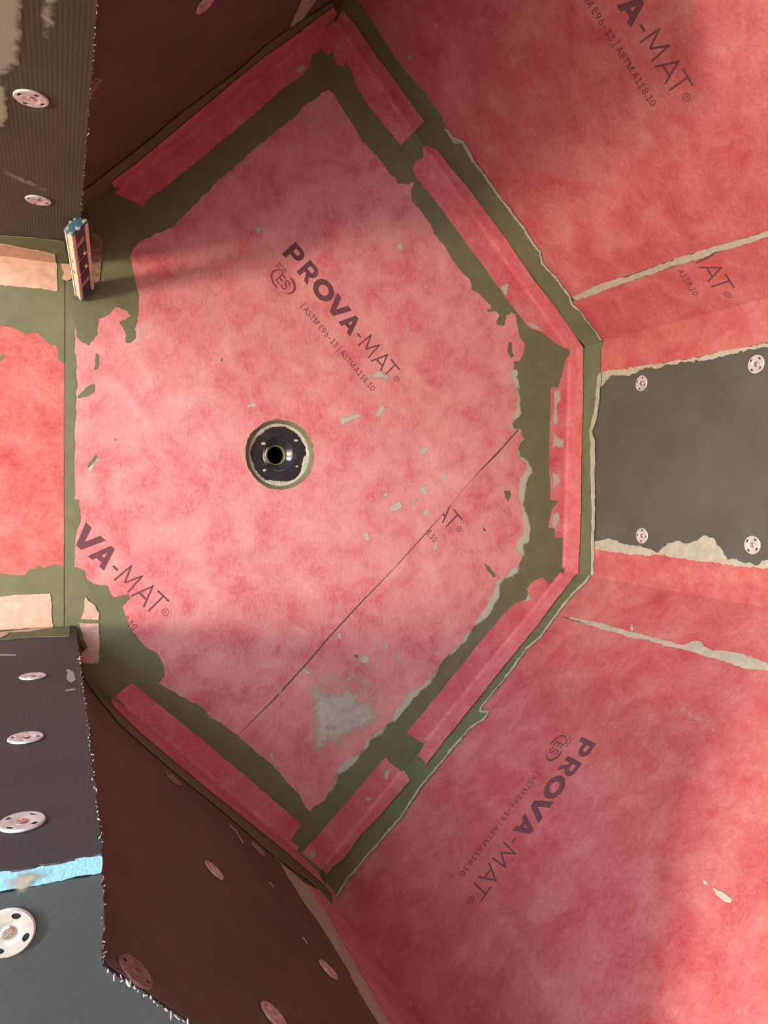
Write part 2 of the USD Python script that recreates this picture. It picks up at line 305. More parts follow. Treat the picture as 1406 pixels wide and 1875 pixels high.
dabs = [[(176,648),(180,650),(181,665),(179,675),(170,679),(173,672),(174,660)],[(170,702),(174,705),(172,718),(160,726),(142,729),(142,725),(158,710)],[(176,832),(179,838),(168,850),(161,856),(163,848)],[(922,899),(933,898),(935,906),(930,918),(925,909)],[(883,965),(888,968),(889,973),(884,972)],[(884,1030),(893,1035),(907,1053),(904,1057),(892,1044)],[(648,1199),(655,1200),(655,1205),(650,1205)],[(210,803),(213,803),(213,806),(209,807)],[(404,657),(407,656),(407,661),(404,661)],[(931,627),(936,626),(937,644),(941,652),(934,655),(929,644)]]
for k, d in enumerate(dabs):
    tag(obj('thinset_dab', layer(px(FL, d, .0004, 20 + k, step=.001), FL, .0009, .0007, .006, edge=.002), THIN, floor), 'small olive thinset dab on the pink floor membrane' if k == 0 else None)
# seam filler and the thinset line along the entry joint
sq = sg.LineString(FL.hit([(445, 1337), (560, 1216), (700, 1064), (800, 954)])); 
entry_strip = sg.Polygon([(-.3746, YJ2), (-.3580, YJ2), (-.3580, YJ1), (-.3746, YJ1)])
tag(obj('joint_strip', layer(ragged(np.array(entry_strip.exterior.coords)[:-1], .0005, 31), ENT, .0002, .0009, .02, lump=.0003, edge=.004), THIN, floor), 'olive thinset line along the entry joint')
for pts, sd_ in (([(-30,598),(0,596),(20,600),(35,606),(48,612),(62,608),(70,611),(80,622),(92,634),(102,632),(107,642),(106,655),(112,664),(122,667),(127,666),(127,440),(-30,425)], 41), ([(-30,1042),(0,1051),(24,1052),(46,1052),(52,1042),(62,1041),(72,1036),(80,1042),(98,1034),(112,1036),(127,1034),(127,1165),(-30,1165)], 42)):
    g = px(ENT, pts, .0006, sd_, step=.002).intersection(sg.box(-2, YJ2, -.3741, YJ1))
    tag(obj('entry_thinset', layer(g, ENT, .0014, .0007, .012, lump=.0005, edge=.004), THIN, floor), 'olive thinset patch across the entry' if sd_ == 41 else None)
g = px(ENT, [(0,652),(8,648),(10,652),(0,662),(-8,662)], .0003, 3); obj('thinset_dab', layer(g, ENT, .0012, .0008, .006), THIN, floor)
# pale dried haze around the thinset and smears on the pink floor
halo = bare.boundary.buffer(.0085).intersection(sg.box(.13, -.70, 1, .22)).intersection(PAN)
rim2 = bare.intersection(halo)
film('thinset_haze', floor, FL, bare.boundary.buffer(.0085).intersection(sg.box(.10, -.70, 1, .20)).intersection(PAN.buffer(-.03)), .00185, .0062, .52, step=.003, patchy=1.5)
smears = [([(559,1253),(570,1246),(582,1245),(600,1258),(616,1265),(636,1255),(650,1258),(662,1271),(684,1282),(702,1300),(702,1319),(675,1340),(642,1356),(620,1368),(599,1373),(585,1384),(571,1387),(565,1373),(564,1330),(562,1290)], .02, .42),
 ([(585,1265),(600,1268),(616,1265),(636,1256),(654,1264),(662,1279),(655,1298),(642,1310),(616,1310),(599,1293)], .014, .46),
 ([(560,1200),(640,1165),(705,1180),(740,1240),(742,1285),(700,1335),(660,1375),(615,1425),(575,1470),(560,1420),(575,1330),(535,1260)], .05, .22),
 ([(486,1214),(494,1216),(493,1222),(485,1221)], .004, .9), ([(702,1175),(709,1176),(709,1186),(703,1190)], .005, .95), ([(720,1188),(728,1196),(732,1212),(725,1208)], .005, .7),
 ([(653,1206),(668,1196),(677,1200),(678,1212),(664,1216)], .008, .7), ([(765,834),(770,822),(780,815),(785,821),(778,832)], .005, .95), ([(805,870),(812,865),(819,870),(815,880),(808,880)], .006, .9),
 ([(765,890),(780,886),(782,898),(790,903),(778,908),(768,902)], .006, .7), ([(712,928),(725,918),(732,914),(738,928),(728,936),(714,937)], .006, .8), ([(745,918),(765,912),(766,918),(748,924)], .005, .7),
 ([(772,940),(780,930),(785,932),(784,942),(775,946)], .006, .9), ([(665,975),(674,974),(675,990),(668,992)], .005, .9), ([(690,752),(700,738),(706,750),(697,764),(682,764)], .006, .75),
 ([(618,765),(640,760),(660,755),(662,764),(625,780)], .008, .7), ([(700,905),(708,898),(712,906),(704,912)], .004, .8), ([(450,740),(470,735),(472,746),(452,748)], .006, .6), ([(466,420),(476,410),(482,418),(472,432)], .006, .8),
 ([(726,446),(736,446),(737,456),(728,458)], .004, .9), ([(660,702),(690,676),(712,684),(716,706),(700,696)], .008, .55), ([(248,596),(252,598),(262,617),(259,620),(250,605)], .002, 1.1),
 ([(158,850),(170,840),(180,828),(182,840),(172,862),(160,872)], .008, .6), ([(165,770),(178,764),(178,785),(166,780)], .007, .5), ([(790,1005),(800,985),(802,1005),(795,1010)], .005, .6),
 ([(505,1262),(515,1255),(518,1270),(508,1275)], .006, .5), ([(740,595),(756,600),(752,612),(738,606)], .008, .4), ([(488,1378),(500,1376),(506,1398),(494,1394)], .006, .6), ([(550,1224),(560,1222),(574,1236),(572,1240),(556,1232)], .006, .8), ([(616,1158),(624,1155),(626,1172),(619,1170)], .005, .7)]
for k, (pts, w, st) in enumerate(smears):
    film('thinset_smear', sheet_second if 7 > k != 3 else sheet_main, FL, px(FL, pts, .0012 if k < 3 else .0005, 60 + k, step=.0025), .0011 + .00002 * k, w, st, step=.004 if k < 3 else .002)

# ------------------------------------------------------------------ membrane sheets on the walls
def wall_sheet(name, lab, parts, extra=None):
    t = thing(name, lab, 'membrane sheet')
    for k, (pg, fr, base) in enumerate(parts):
        obj('sheet' if k == 0 else 'wrapped_edge', layer(pg, fr, base, MT + .0003, .05, edge=.006), PINK_DIM, t)
    return t
LW, LB, LR = np.hypot(*(P2 - P1)), np.hypot(*(P3 - P2)), np.hypot(*(P4 - P3))
# ragged foot of the wall membranes, seen above the floor bands
footL = WL.hit([(619,-35),(657,0),(679,34),(721,100),(737,125),(778,171),(812,217),(817,231),(833,255),(849,260),(861,283),(891,326),(928,377),(953,408),(974,440),(991,463),(993,482),(1020,509),(1045,545),(1047,557),(1061,568),(1093,609),(1099,617)])
uL = WL.hit([(1054, 549)])[0, 0]
sgn = 1 if WL.hit([(1090, 609)])[0, 0] > WL.hit([(740, 125)])[0, 0] else -1      # direction from P1 to P2
def uw(fr, p): return (np.array([*p, 0]) - fr.o) @ fr.u
def strip(fr, foot, ua, ub, zt, amp=.0008, seed=1):
    """Wall sheet from its ragged foot up to zt, between the horizontal positions ua and ub."""
    f = foot[np.argsort(foot[:, 0])]; u0, u1 = min(ua, ub), max(ua, ub)
    f = np.vstack([[u0 - .3, f[0, 1]], f, [u1 + .3, f[-1, 1]]])
    pg = ragged(np.vstack([f, [u1 + .3, zt], [u0 - .3, zt]]), amp, seed, step=.003)
    return pg.intersection(sg.box(u0, -1, u1, zt))
seamL = WL.hit([(1047,544),(1101,519),(1137,508),(1260,465),(1406,422),(1560,375),(2000,240)]); seamL2 = WL.hit([(1054,549),(1206,497),(1296,468),(1406,432),(1560,386),(2000,255)])
seamR = WR.hit([(1030,1130),(1044,1132),(1101,1143),(1199,1170),(1253,1183),(1281,1176),(1299,1192),(1350,1197),(1406,1217),(1500,1252),(2000,1440)]); seamR2 = WR.hit([(1030,1131),(1116,1156),(1260,1192),(1314,1208),(1364,1226),(1406,1228),(1500,1262),(2000,1455)])
WLT = 2.0
far = uw(WL, P2) + (uw(WL, P1) - uw(WL, P2)) / LW * 1.9
def beyond(line, fr, towards, zt=WLT):
    """Wall area on one side of a rising seam."""
    l = line[np.argsort(line[:, 1])]; u = uw(fr, towards)
    far_u = l[-1, 0] + np.sign(u - l[0, 0]) * 4
    return sg.Polygon(np.vstack([[l[0, 0], -.2], l, [l[-1, 0], zt], [far_u, zt], [far_u, -.2]])).buffer(0)
eL = uw(WL, P1)
stripL = strip(WL, footL, eL, uw(WL, P2), WLT, .0008, 71)
mainL = stripL.intersection(beyond(seamL, WL, P1))
cornL = stripL.intersection(beyond(seamL2, WL, P2 + (P2 - P1)))
# back wall: edges of the corner sheets where the bare grey board starts
backU = WB.hit([(1103,683),(1206,667),(1300,650),(1406,627),(1700,575),(2300,470)]); backD = WB.hit([(1089,1001),(1116,1008),(1209,1015),(1278,1026),(1406,1039),(1700,1070),(2300,1130)])
footB = WB.hit([(1099,617),(1102,640),(1103,684),(1103,690)]); footB2 = WB.hit([(1089,985),(1088,1052),(1083,1055)])
allB = sg.box(*sorted((uw(WB, P2), uw(WB, P3)))[:1], .03, sorted((uw(WB, P2), uw(WB, P3)))[1], WLT)
cornUB = beyond(backU, WB, P2 + (P2 - P3)).intersection(allB).intersection(sg.box(-9, float(footB[:, 1].mean()), 9, 9))
cornDB = beyond(backD, WB, P3 + (P3 - P2)).intersection(allB).intersection(sg.box(-9, float(footB2[:, 1].mean()), 9, 9))
footR = WR.hit([(1083,1054),(1072,1070),(1052,1088),(1034,1109),(1012,1138),(990,1169),(965,1190),(946,1218),(920,1252),(882,1297),(880,1303),(895,1307),(888,1318),(861,1335),(841,1359),(830,1372),(769,1446),(733,1502),(705,1532),(666,1577),(636,1613),(620,1640),(606,1647)])
stripR = strip(WR, footR, uw(WR, P3), uw(WR, P4), WLT, .0008, 72)
mainR = stripR.intersection(beyond(seamR2, WR, P4))
cornR = stripR.intersection(beyond(seamR, WR, P3 + (P3 - P4)))
def lap(fr, pts, amp, seed): return px(fr, pts, amp, seed, step=.003)
lapR = lap(KR, [(586,1632),(559,1620),(596,1670),(636,1741),(714,1875),(760,1960),(900,1960),(830,1875),(720,1738),(640,1652),(612,1600)], .0006, 81)
lapL = lap(KL, [(606,8),(554,34),(560,22),(578,0),(600,-40),(640,-60),(622,-5)], .0006, 82)
kL_end, kR_end = uw(KL, P1), uw(KR, P4)
def clip_k(pg, fr, end): return pg.intersection(sg.box(end - .3, -.01, end, .8) if end > 0 or fr is None else sg.box(end - .3, -.01, end + .3, .8))
def near_edge(fr, end, toward, w, z0):
    """Band w wide down the vertical corner at u = end."""
    s = np.sign(uw(fr, toward) - end); return sg.box(min(end, end + s * w), z0, max(end, end + s * w), KH - .02)
fo = WL.hit
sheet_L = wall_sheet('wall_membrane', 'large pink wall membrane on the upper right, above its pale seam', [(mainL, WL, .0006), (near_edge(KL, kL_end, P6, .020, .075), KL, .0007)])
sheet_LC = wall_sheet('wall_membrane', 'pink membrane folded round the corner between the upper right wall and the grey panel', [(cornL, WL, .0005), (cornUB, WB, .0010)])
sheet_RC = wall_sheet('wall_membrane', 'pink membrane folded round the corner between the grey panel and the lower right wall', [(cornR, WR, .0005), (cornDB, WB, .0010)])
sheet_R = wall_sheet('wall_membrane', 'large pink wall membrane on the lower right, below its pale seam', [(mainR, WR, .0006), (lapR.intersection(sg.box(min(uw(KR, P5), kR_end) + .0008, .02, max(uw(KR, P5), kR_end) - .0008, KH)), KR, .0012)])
# pale dried thinset along the seams and edges
def pale(parent, fr, pts, base, seed, amp=.0008, t=.0005, clip=None, m=PALE, name='dried_thinset', lump=.0004, foot=None):
    g = px(fr, pts, amp, seed, step=.002)
    if foot: g = g.union(sg.box(min(foot[0], foot[1]), 0, max(foot[0], foot[1]), foot[2]))
    if clip is not None: g = g.intersection(clip)
    return obj(name, layer(g, fr, base, t, .01, lump=lump, edge=.004), m, parent)
tag(pale(sheet_LC, WL, [(1047,544),(1072,531),(1101,519),(1112,512),(1137,508),(1150,506),(1200,487),(1260,465),(1330,444),(1406,421),(1520,386),(1520,400),(1406,433),(1296,468),(1206,497),(1120,527),(1055,550)], .0010, 91), 'pale dried thinset along the seam')
tag(pale(sheet_RC, WR, [(1044,1132),(1101,1142),(1150,1156),(1199,1169),(1253,1182),(1266,1176),(1281,1175),(1288,1184),(1299,1191),(1325,1192),(1350,1197),(1380,1205),(1406,1217),(1500,1258),(1480,1260),(1406,1229),(1364,1227),(1340,1218),(1314,1209),(1260,1193),(1200,1178),(1116,1157),(1080,1146)], .0010, 92), 'pale dried thinset along the seam')
tag(pale(W_['wall_back'] if 'wall_back' in W_ else sheet_LC, WB, [(1103,681),(1206,666),(1300,649),(1406,626),(1700,573),(1700,590),(1406,636),(1397,636),(1370,642),(1340,648),(1314,655),(1290,660),(1250,664),(1215,670),(1173,678),(1150,688),(1123,688),(1110,698),(1100,709)], .0004, 93, .0012, t=.0018), 'pale dried thinset at the edge of the grey panel')
tag(pale(W_['wall_back'], WB, [(1089,990),(1100,989),(1116,986),(1126,989),(1138,994),(1150,997),(1170,998),(1190,1005),(1206,1013),(1214,1004),(1224,996),(1240,992),(1260,995),(1280,990),(1292,981),(1300,983),(1307,985),(1318,1000),(1332,1023),(1350,1026),(1368,1032),(1390,1036),(1397,1029),(1406,1026),(1480,1015),(1700,1050),(1700,1075),(1406,1041),(1278,1028),(1209,1017),(1116,1010),(1089,1003)], .0004, 94, .0011, t=.0018), 'pale dried thinset at the edge of the grey panel')
tag(pale(W_['front_right'], KR, [(503,1571),(514,1581),(528,1607),(556,1652),(582,1687),(612,1735),(636,1775),(660,1822),(694,1875),(740,1960),(790,1960),(714,1875),(636,1741),(596,1670),(570,1632),(562,1622)], .0004, 95, .0007), 'pale dried thinset beside the corner')
tag(pale(W_['front_left'], KL, [(530,51),(540,28),(553,0),(575,-50),(620,-60),(600,-40),(578,0),(560,24),(554,35)], .0004, 96, .0007), 'pale dried thinset beside the corner')

# thinset on the walls just above the floor bands
thL = [(600,14),(580,-10),(619,-37),(657,-2),(679,32),(700,66),(721,98),(737,123),(778,169),(812,215),(817,229),(833,252),(850,258),(861,281),(891,324),(928,375),(953,406),(975,438),(992,461),(995,480),(1021,507),(1046,543),(1048,555),(1062,566),(1094,607),(1103,625),(1078,640),(1050,604),(1000,535),(935,446),(864,350),(820,295),(780,240),(720,140),(660,52),(625,8)]
clipL = sg.box(*sorted((uw(WL, P1), uw(WL, P2)))[:1], .0, sorted((uw(WL, P1), uw(WL, P2)))[1], .3)
tag(pale(W_['wall_left'], WL, thL, .0014, 101, .0009, t=.0030, clip=clipL, foot=(uw(WL, P1), uw(WL, P2), .042), m=THIN, name='thinset_ledge', lump=.003), 'raised olive thinset ledge above the floor band')
clipB = sg.box(*sorted((uw(WB, P2), uw(WB, P3)))[:1], .0, sorted((uw(WB, P2), uw(WB, P3)))[1], .3)
tag(pale(W_['wall_back'], WB, [(1106,625),(1103,640),(1101,660),(1101,682),(1103,698),(1100,712),(1097,750),(1092,773),(1086,792),(1091,810),(1091,846),(1090,900),(1091,931),(1089,992),(1088,1052),(1080,1056),(1056,1056),(1060,1000),(1063,900),(1066,720),(1066,640)], .0014, 102, .0009, t=.0026, clip=clipB, foot=(uw(WB, P2), uw(WB, P3), .042), m=THIN, name='thinset_ledge', lump=.0026), 'raised olive thinset ledge above the floor band')
tag(pale(W_['wall_back'], WB, [(1101,682),(1104,698),(1101,712),(1098,750),(1093,773),(1087,792),(1092,810),(1092,846),(1091,900),(1092,931),(1090,992),(1089,1052),(1085,1052),(1085,990),(1086,931),(1085,900),(1084,846),(1084,812),(1082,792),(1086,773),(1092,745),(1095,712),(1097,690)], .0036, 112, .0007, t=.0012, clip=clipB, lump=.001), 'pale ragged top edge of the ledge')
clipR = sg.box(*sorted((uw(WR, P3), uw(WR, P4)))[:1], .0, sorted((uw(WR, P3), uw(WR, P4)))[1], .3)
tag(pale(W_['wall_right'], WR, [(1086,1052),(1074,1070),(1054,1088),(1036,1109),(992,1169),(967,1190),(948,1218),(922,1252),(884,1297),(882,1303),(898,1307),(890,1319),(863,1336),(843,1360),(832,1374),(771,1448),(735,1504),(707,1534),(668,1579),(638,1615),(622,1642),(606,1650),(590,1632),(600,1600),(640,1560),(700,1490),(750,1425),(800,1365),(900,1240),(980,1140),(1040,1070),(1058,1050)], .0014, 103, .0009, t=.0024, clip=clipR, foot=(uw(WR, P3), uw(WR, P4), .042), m=THIN, name='thinset_ledge', lump=.0026), 'raised olive thinset ledge above the floor band')
tag(pale(W_['front_right'], KR, [(128,1185),(142,1228),(170,1268),(216,1325),(270,1373),(326,1421),(423,1500),(507,1573),(545,1600),(571,1618),(606,1658),(606,1640),(590,1622),(560,1594),(515,1552),(440,1490),(330,1406),(260,1340),(205,1290),(160,1240)], .0014, 104, .0005, t=.0016, m=THIN, name='thinset_ledge', clip=sg.box(-9, -.02, 9, .3)), 'raised olive thinset ledge above the floor band')
tag(pale(W_['front_left'], KL, [(606,3),(530,51),(483,85),(430,133),(386,165),(330,207),(270,257),(202,310),(180,328),(158,344),(142,352),(140,405),(170,392),(215,352),(260,312),(330,252),(430,152),(536,70),(608,16)], .0014, 105, .0005, t=.0016, m=THIN, name='thinset_ledge', clip=sg.box(-9, -.02, 9, .3)), 'raised olive thinset ledge above the floor band')

def rim_line(parent, fr, line, w, seed, base=.0040):
    g = sg.LineString(line).buffer(w / 2, cap_style='flat')
    obj('pale_rim', layer(ragged(np.array(g.exterior.coords)[:-1], .0011, seed, step=.0016), fr, base, .0006, .008, lump=.0005, edge=.003), PALE, parent)
rim_line(W_['wall_left'], WL, WL.hit([(817,232),(834,255),(850,258),(862,281),(892,324),(929,375),(954,406),(975,438),(992,461),(995,481),(1021,507),(1046,543),(1048,555),(1062,566),(1094,607),(1101,620)]), .0055, 151)
rim_line(W_['wall_right'], WR, WR.hit([(1084,1053),(1073,1069),(1053,1087),(1035,1108),(991,1168),(966,1189),(947,1217),(921,1251),(883,1296),(881,1303),(896,1307),(889,1318),(862,1335),(842,1359),(831,1372),(770,1446),(734,1502),(706,1532),(667,1577),(637,1613),(621,1640),(608,1646)]), .0050, 152)
# ------------------------------------------------------------------ sealing bands folded along the foot of the walls
def band(lab, floor_px, walls, seed, folds=()):
    """Floor flap, wall flap(s) and the rounded fold between them."""
    t = thing('sealing_band', lab, 'sealing band')
    ins = lambda fr, u, a, b: .0005 if any(p is q and abs(uw(fr, p) - u) < 1e-6 for p in (a, b) for q in (P2, P3)) else .0095
    g = px(FL, floor_px, .0005, seed, step=.0025).intersection(PAN.buffer(-.0072))
    obj('floor_flap', layer(g, FL, .0019, .0009, .012, lump=.0003, edge=.004), BAND, t)
    for k, (fr, pts, a, b) in enumerate(walls):
        u0, u1 = sorted((uw(fr, a), uw(fr, b)))
        bo = .0042 if fr in (KL, KR) else .0064
        w = px(fr, pts, .0005, seed + 40 + k, step=.0025).intersection(sg.box(u0 + ins(fr, u0, a, b), .003, u1 - ins(fr, u1, a, b), .2))
        obj('wall_flap', layer(w, fr, bo, .0009, .012, lump=.0003, edge=.004), BAND, t)
        # fold: a curved fillet along the span where both flaps run
        fu = np.array(w.bounds)[[0, 2]] if not w.is_empty else None
        if fu is None: continue
        c0, c1 = (np.array(folds[k]) if len(folds) > k and folds[k] is not None else (None, None))
        if c0 is None: continue
        A, B = FL.hit([c0, c1]); R = .007; th = np.linspace(0, np.pi / 2, 6); nseg = 30
        ua, ub = [((np.array([*q, 0]) - fr.o) @ fr.u) for q in (A, B)]
        V = []
        for i in np.linspace(0, 1, nseg):
            u = ua + (ub - ua) * i; base = fr.o + fr.u * u
            for a_ in th:
                off = R * (1 - math.sin(a_)); hh = R * (1 - math.cos(a_))
                p = base + fr.n * (off + bo + .0009)
                V.append([p[0], p[1], float(zfloor(p[None, :2])[0]) + .0029 + hh])
            p = base + fr.n * (bo + .0008); V.append([p[0], p[1], float(zfloor(p[None, :2])[0]) + .0027])
        V = np.array(V); Fq = [[i * 7 + j, i * 7 + (j + 1) % 7, (i + 1) * 7 + (j + 1) % 7, (i + 1) * 7 + j] for i in range(nseg - 1) for j in range(7)]
        Fq = np.array(Fq); e0 = (nseg - 1) * 7; caps = [[0, j + 1, j] for j in range(1, 6)] + [[e0, e0 + j, e0 + j + 1] for j in range(1, 6)]
        m_ = trimesh.Trimesh(V, np.vstack([Fq[:, [0, 1, 2]], Fq[:, [0, 2, 3]], caps]), process=False)
        if m_.volume < 0: m_.invert()
        obj('fold', m_, BAND, t)
    return t
band('short pink band on the upper right floor edge, nearest the top corner', [(606,70),(613,30),(700,165),(757,242),(733,267),(676,198),(653,159),(640,128),(631,113),(628,124),(616,120),(608,100)], [(WL, [(600,10),(622,3),(650,36),(694,100),(740,163),(781,219),(757,242),(735,212),(690,150),(612,32)], P1, P2)], 201, [((620, 40), (752, 236))])
band('long pink band on the upper right floor edge, ending at the grey panel corner', [(753,308),(760,295),(775,291),(774,268),(788,264),(905,440),(1043,638),(1044,644),(1013,627),(992,609),(974,604),(961,593),(877,479),(860,456),(800,373),(756,319)], [(WL, [(772,266),(788,264),(805,271),(822,296),(836,312),(864,344),(934,440),(974,499),(1027,568),(1064,622),(1080,648),(1050,652),(905,442),(790,285)], P1, P2), (WB, [(1030,632),(1064,622),(1072,638),(1072,650),(1036,650)], P2, P3)], 202, [((784, 283), (1040, 632))])
band('pink band along the foot of the grey panel', [(1045,645),(1033,661),(1031,677),(1021,709),(1008,710),(1007,739),(1005,810),(1004,863),(1007,881),(1006,913),(1022,918),(1009,935),(1004,965),(1015,968),(1016,984),(1034,983),(1031,1004),(1035,1032),(1037,1047),(1050,1047),(1050,645)], [(WB, [(1036,640),(1072,640),(1072,721),(1069,828),(1068,899),(1067,967),(1063,1052),(1030,1056)], P2, P3)], 203, [((1042, 655), (1037, 1040))])
band('long pink band on the lower right floor edge, below the grey panel', [(1040,1044),(1030,1052),(1015,1073),(1008,1079),(1005,1068),(992,1057),(976,1063),(963,1077),(967,1089),(956,1100),(962,1080),(963,1098),(944,1103),(927,1118),(873,1182),(805,1267),(743,1342),(756,1348),(767,1357),(775,1361),(800,1340),(922,1186),(1045,1040)], [(WR, [(1063,1048),(1016,1109),(990,1145),(912,1241),(830,1344),(783,1404),(777,1393),(768,1390),(783,1362),(760,1372),(922,1180),(1040,1035)], P3, P4)], 204, [((1030, 1054), (780, 1358))])
band('short pink band on the lower right floor edge, nearest the bottom corner', [(706,1385),(624,1480),(545,1570),(555,1586),(578,1606),(590,1606),(682,1467),(738,1415),(718,1398),(712,1396)], [(WR, [(741,1410),(756,1432),(720,1472),(696,1500),(662,1536),(632,1577),(613,1590),(604,1602),(592,1624),(570,1610),(682,1465)], P3, P4)], 205, [((733, 1414), (600, 1584))])
band('pink band along the foot of the low wall on the lower left', [(242,1250),(300,1297),(400,1379),(489,1454),(551,1508),(537,1527),(531,1545),(527,1556),(536,1574),(500,1540),(400,1452),(300,1368),(200,1285),(230,1258)], [(KR, [(200,1278),(200,1290),(207,1300),(260,1350),(329,1408),(400,1467),(442,1499),(516,1558),(560,1596),(592,1624),(580,1600),(400,1430),(215,1275)], P5, P4)], 206, [((222, 1294), (538, 1560))])
band('pink band along the foot of the low wall on the upper left', [(200,341),(214,358),(240,368),(261,378),(271,365),(294,351),(400,262),(468,207),(483,194),(519,162),(554,139),(568,123),(571,99),(581,98),(588,87),(600,102),(607,96),(611,60),(611,30),(560,70),(430,165),(300,275)], [(KL, [(200,330),(260,284),(330,226),(430,142),(480,102),(537,62),(608,9),(616,24),(600,60),(430,190),(215,352)], P6, P1)], 207, [((215, 345), (590, 46))])

for k, (pts, w, st) in enumerate([([(1012,716),(1024,712),(1026,735),(1018,745),(1022,780),(1010,778)], .006, .7), ([(1010,790),(1020,800),(1032,806),(1030,822),(1014,818),(1008,850)], .006, .6), ([(1008,862),(1020,868),(1026,885),(1014,892),(1012,905)], .006, .7), ([(1008,940),(1020,936),(1026,950),(1016,970),(1008,965)], .006, .6), ([(913,526),(930,519),(926,542),(922,542)], .003, 1.0), ([(960,590),(978,594),(992,607),(974,602)], .004, .9), ([(664,1460),(680,1455),(688,1462),(672,1470)], .006, .6), ([(700,1425),(706,1408),(714,1408),(708,1428)], .003, .8), ([(560,1560),(575,1552),(580,1565),(566,1574)], .006, .5), ([(966,1085),(970,1098),(946,1104),(962,1096)], .004, .9), ([(534,128),(552,118),(566,124),(545,140)], .006, .6), ([(712,190),(718,186),(728,204),(724,206)], .003, .7)]):
    film('thinset_smear', floor, FL, px(FL, pts, .0006, 700 + k, step=.002), .0034, w, st, step=.002)
# ------------------------------------------------------------------ pale patches at the feet of the entry corners
def patch(lab, parts, seed, m=PATCH):
    t = thing('corner_patch', lab, 'fleece patch')
    for k, (fr, pts, base) in enumerate(parts):
        obj('flap', layer(px(fr, pts, .0006, seed + k, step=.002), fr, base, .0009, .012, lump=.0004, edge=.004), m, t)
    return t
patch('pale fleece patch folded up the low wall beside the level', [(ENT, [(-40,462),(8,466),(103,482),(105,533),(60,528),(0,522),(-40,518)], .0023), (J1, [(-40,440),(8,445),(101,463),(104,482),(8,466),(-40,460)], .0016)], 301)
patch('pale fleece patch on the entry floor beside the lower low wall', [(ENT, [(-40,1100),(0,1092),(40,1088),(92,1086),(98,1146),(60,1150),(0,1153),(-40,1156)], .0023), (J2, [(-40,1165),(0,1160),(60,1154),(98,1148),(98,1151),(60,1157),(20,1160),(0,1170),(-40,1175)], .0016)], 311)
patch('small thinset-smeared patch at the foot of the lower left low wall', [(FL, [(146,1141),(181,1141),(181,1180),(180,1214),(143,1214),(150,1195),(160,1185),(152,1165)], .0021)], 321)
patch('small triangular patch beside the foot of the lower left low wall', [(FL, [(156,1092),(164,1101),(175,1109),(182,1124),(181,1135),(147,1134),(153,1122)], .0021)], 331)
patch('small stained patch half hidden behind the level', [(FL, [(166,427),(177,429),(188,434),(186,475),(182,518),(172,514),(160,500)], .0021)], 341, m=plain('stained_patch', (.19, .13, .075), .85, var=.5, scale=90))
patch('torn scrap of patch on the entry side of the level', [(ENT, [(112,485),(120,481),(127,484),(131,512),(124,516),(113,512),(117,500)], .0024)], 351)
for k, (fr, pts) in enumerate(((FL, [(128,1144),(134,1142),(140,1165),(143,1190),(139,1196),(133,1180)]), (FL, [(135,1188),(142,1196),(150,1212),(146,1222),(138,1210)]), (FL, [(146,1168),(152,1172),(156,1190),(150,1196)]), (FL, [(142,382),(156,372),(164,380),(150,402),(143,400)]))):
    film('rust_stain', floor, fr, px(fr, pts, .0008, 360 + k, step=.0015), .0031, .004, .9, m=film_mat('rust_film_%d' % k, (.12, .035, .01)) if k == 0 else UsdShade.Material.Get(stage, '/World/Looks/rust_film_0'), step=.002)

# ------------------------------------------------------------------ printed lettering on the membranes
def stroke(*pts, w=.085): return sg.LineString(pts).buffer(w / 2, cap_style='flat', join_style='mitre')
def ell(cx, cy, rx, ry): return affinity.scale(sg.Point(cx, cy).buffer(1, 24), rx, ry, origin=(cx, cy))
def heavy():
    """PROVA in a heavy sans, then -MAT in a thin one; each glyph in its own unit box, capitals 1 high."""
    P = sg.box(0, 0, .27, 1).union(sg.box(.1, .34, .55, 1)).union(ell(.55, .67, .36, .33)).difference(sg.box(.27, .56, .52, .79).union(ell(.52, .675, .115, .115)))
    R = P.union(sg.Polygon([(.36, .40), (.62, .38), (.93, 0), (.62, 0)]))
    O = ell(.56, .5, .56, .52).difference(ell(.56, .5, .27, .26))
    V = sg.Polygon([(0, 1), (.30, 1), (.53, .36), (.76, 1), (1.05, 1), (.66, 0), (.39, 0)])
    A = sg.Polygon([(0, 0), (.29, 0), (.36, .19), (.70, .19), (.77, 0), (1.07, 0), (.66, 1), (.41, 1)]).difference(sg.Polygon([(.44, .41), (.62, .41), (.53, .67)]))
    Mm = union_all([stroke((.04, 0), (.12, 1)), stroke((.105, .99), (.5, .22)), stroke((.5, .22), (.895, .99)), stroke((.88, 1), (.96, 0))])
    Am = union_all([stroke((.04, 0), (.47, 1)), stroke((.43, 1), (.88, 0)), stroke((.2, .33), (.72, .33))])
    T = union_all([stroke((0, .957), (.8, .957)), stroke((.4, .95), (.4, 0))])
    hy = sg.box(0, .37, .30, .465)
    spans = [(P, 0, 108), (R, 140, 248), (O, 262, 416), (V, 408, 558), (A, 552, 674), (hy, 690, 728), (Mm, 749, 864), (Am, 884, 990), (T, 976, 1070)]
    out = []
    for g, a, b in spans:
        x0, _, x1, _ = g.bounds; out.append(affinity.affine_transform(g, [(b - a) / (x1 - x0), 0, 0, CAPU, a - x0 * (b - a) / (x1 - x0), 0]))
    return out
_o, _t, _p = FL.hit([(516, 465), (701.5, 689), (536.5, 437)])
_b = (_t - _o) / np.hypot(*(_t - _o)); CAPU = abs(_b[0] * (_p - _o)[1] - _b[1] * (_p - _o)[0]) / np.hypot(*(_t - _o)) * 1022
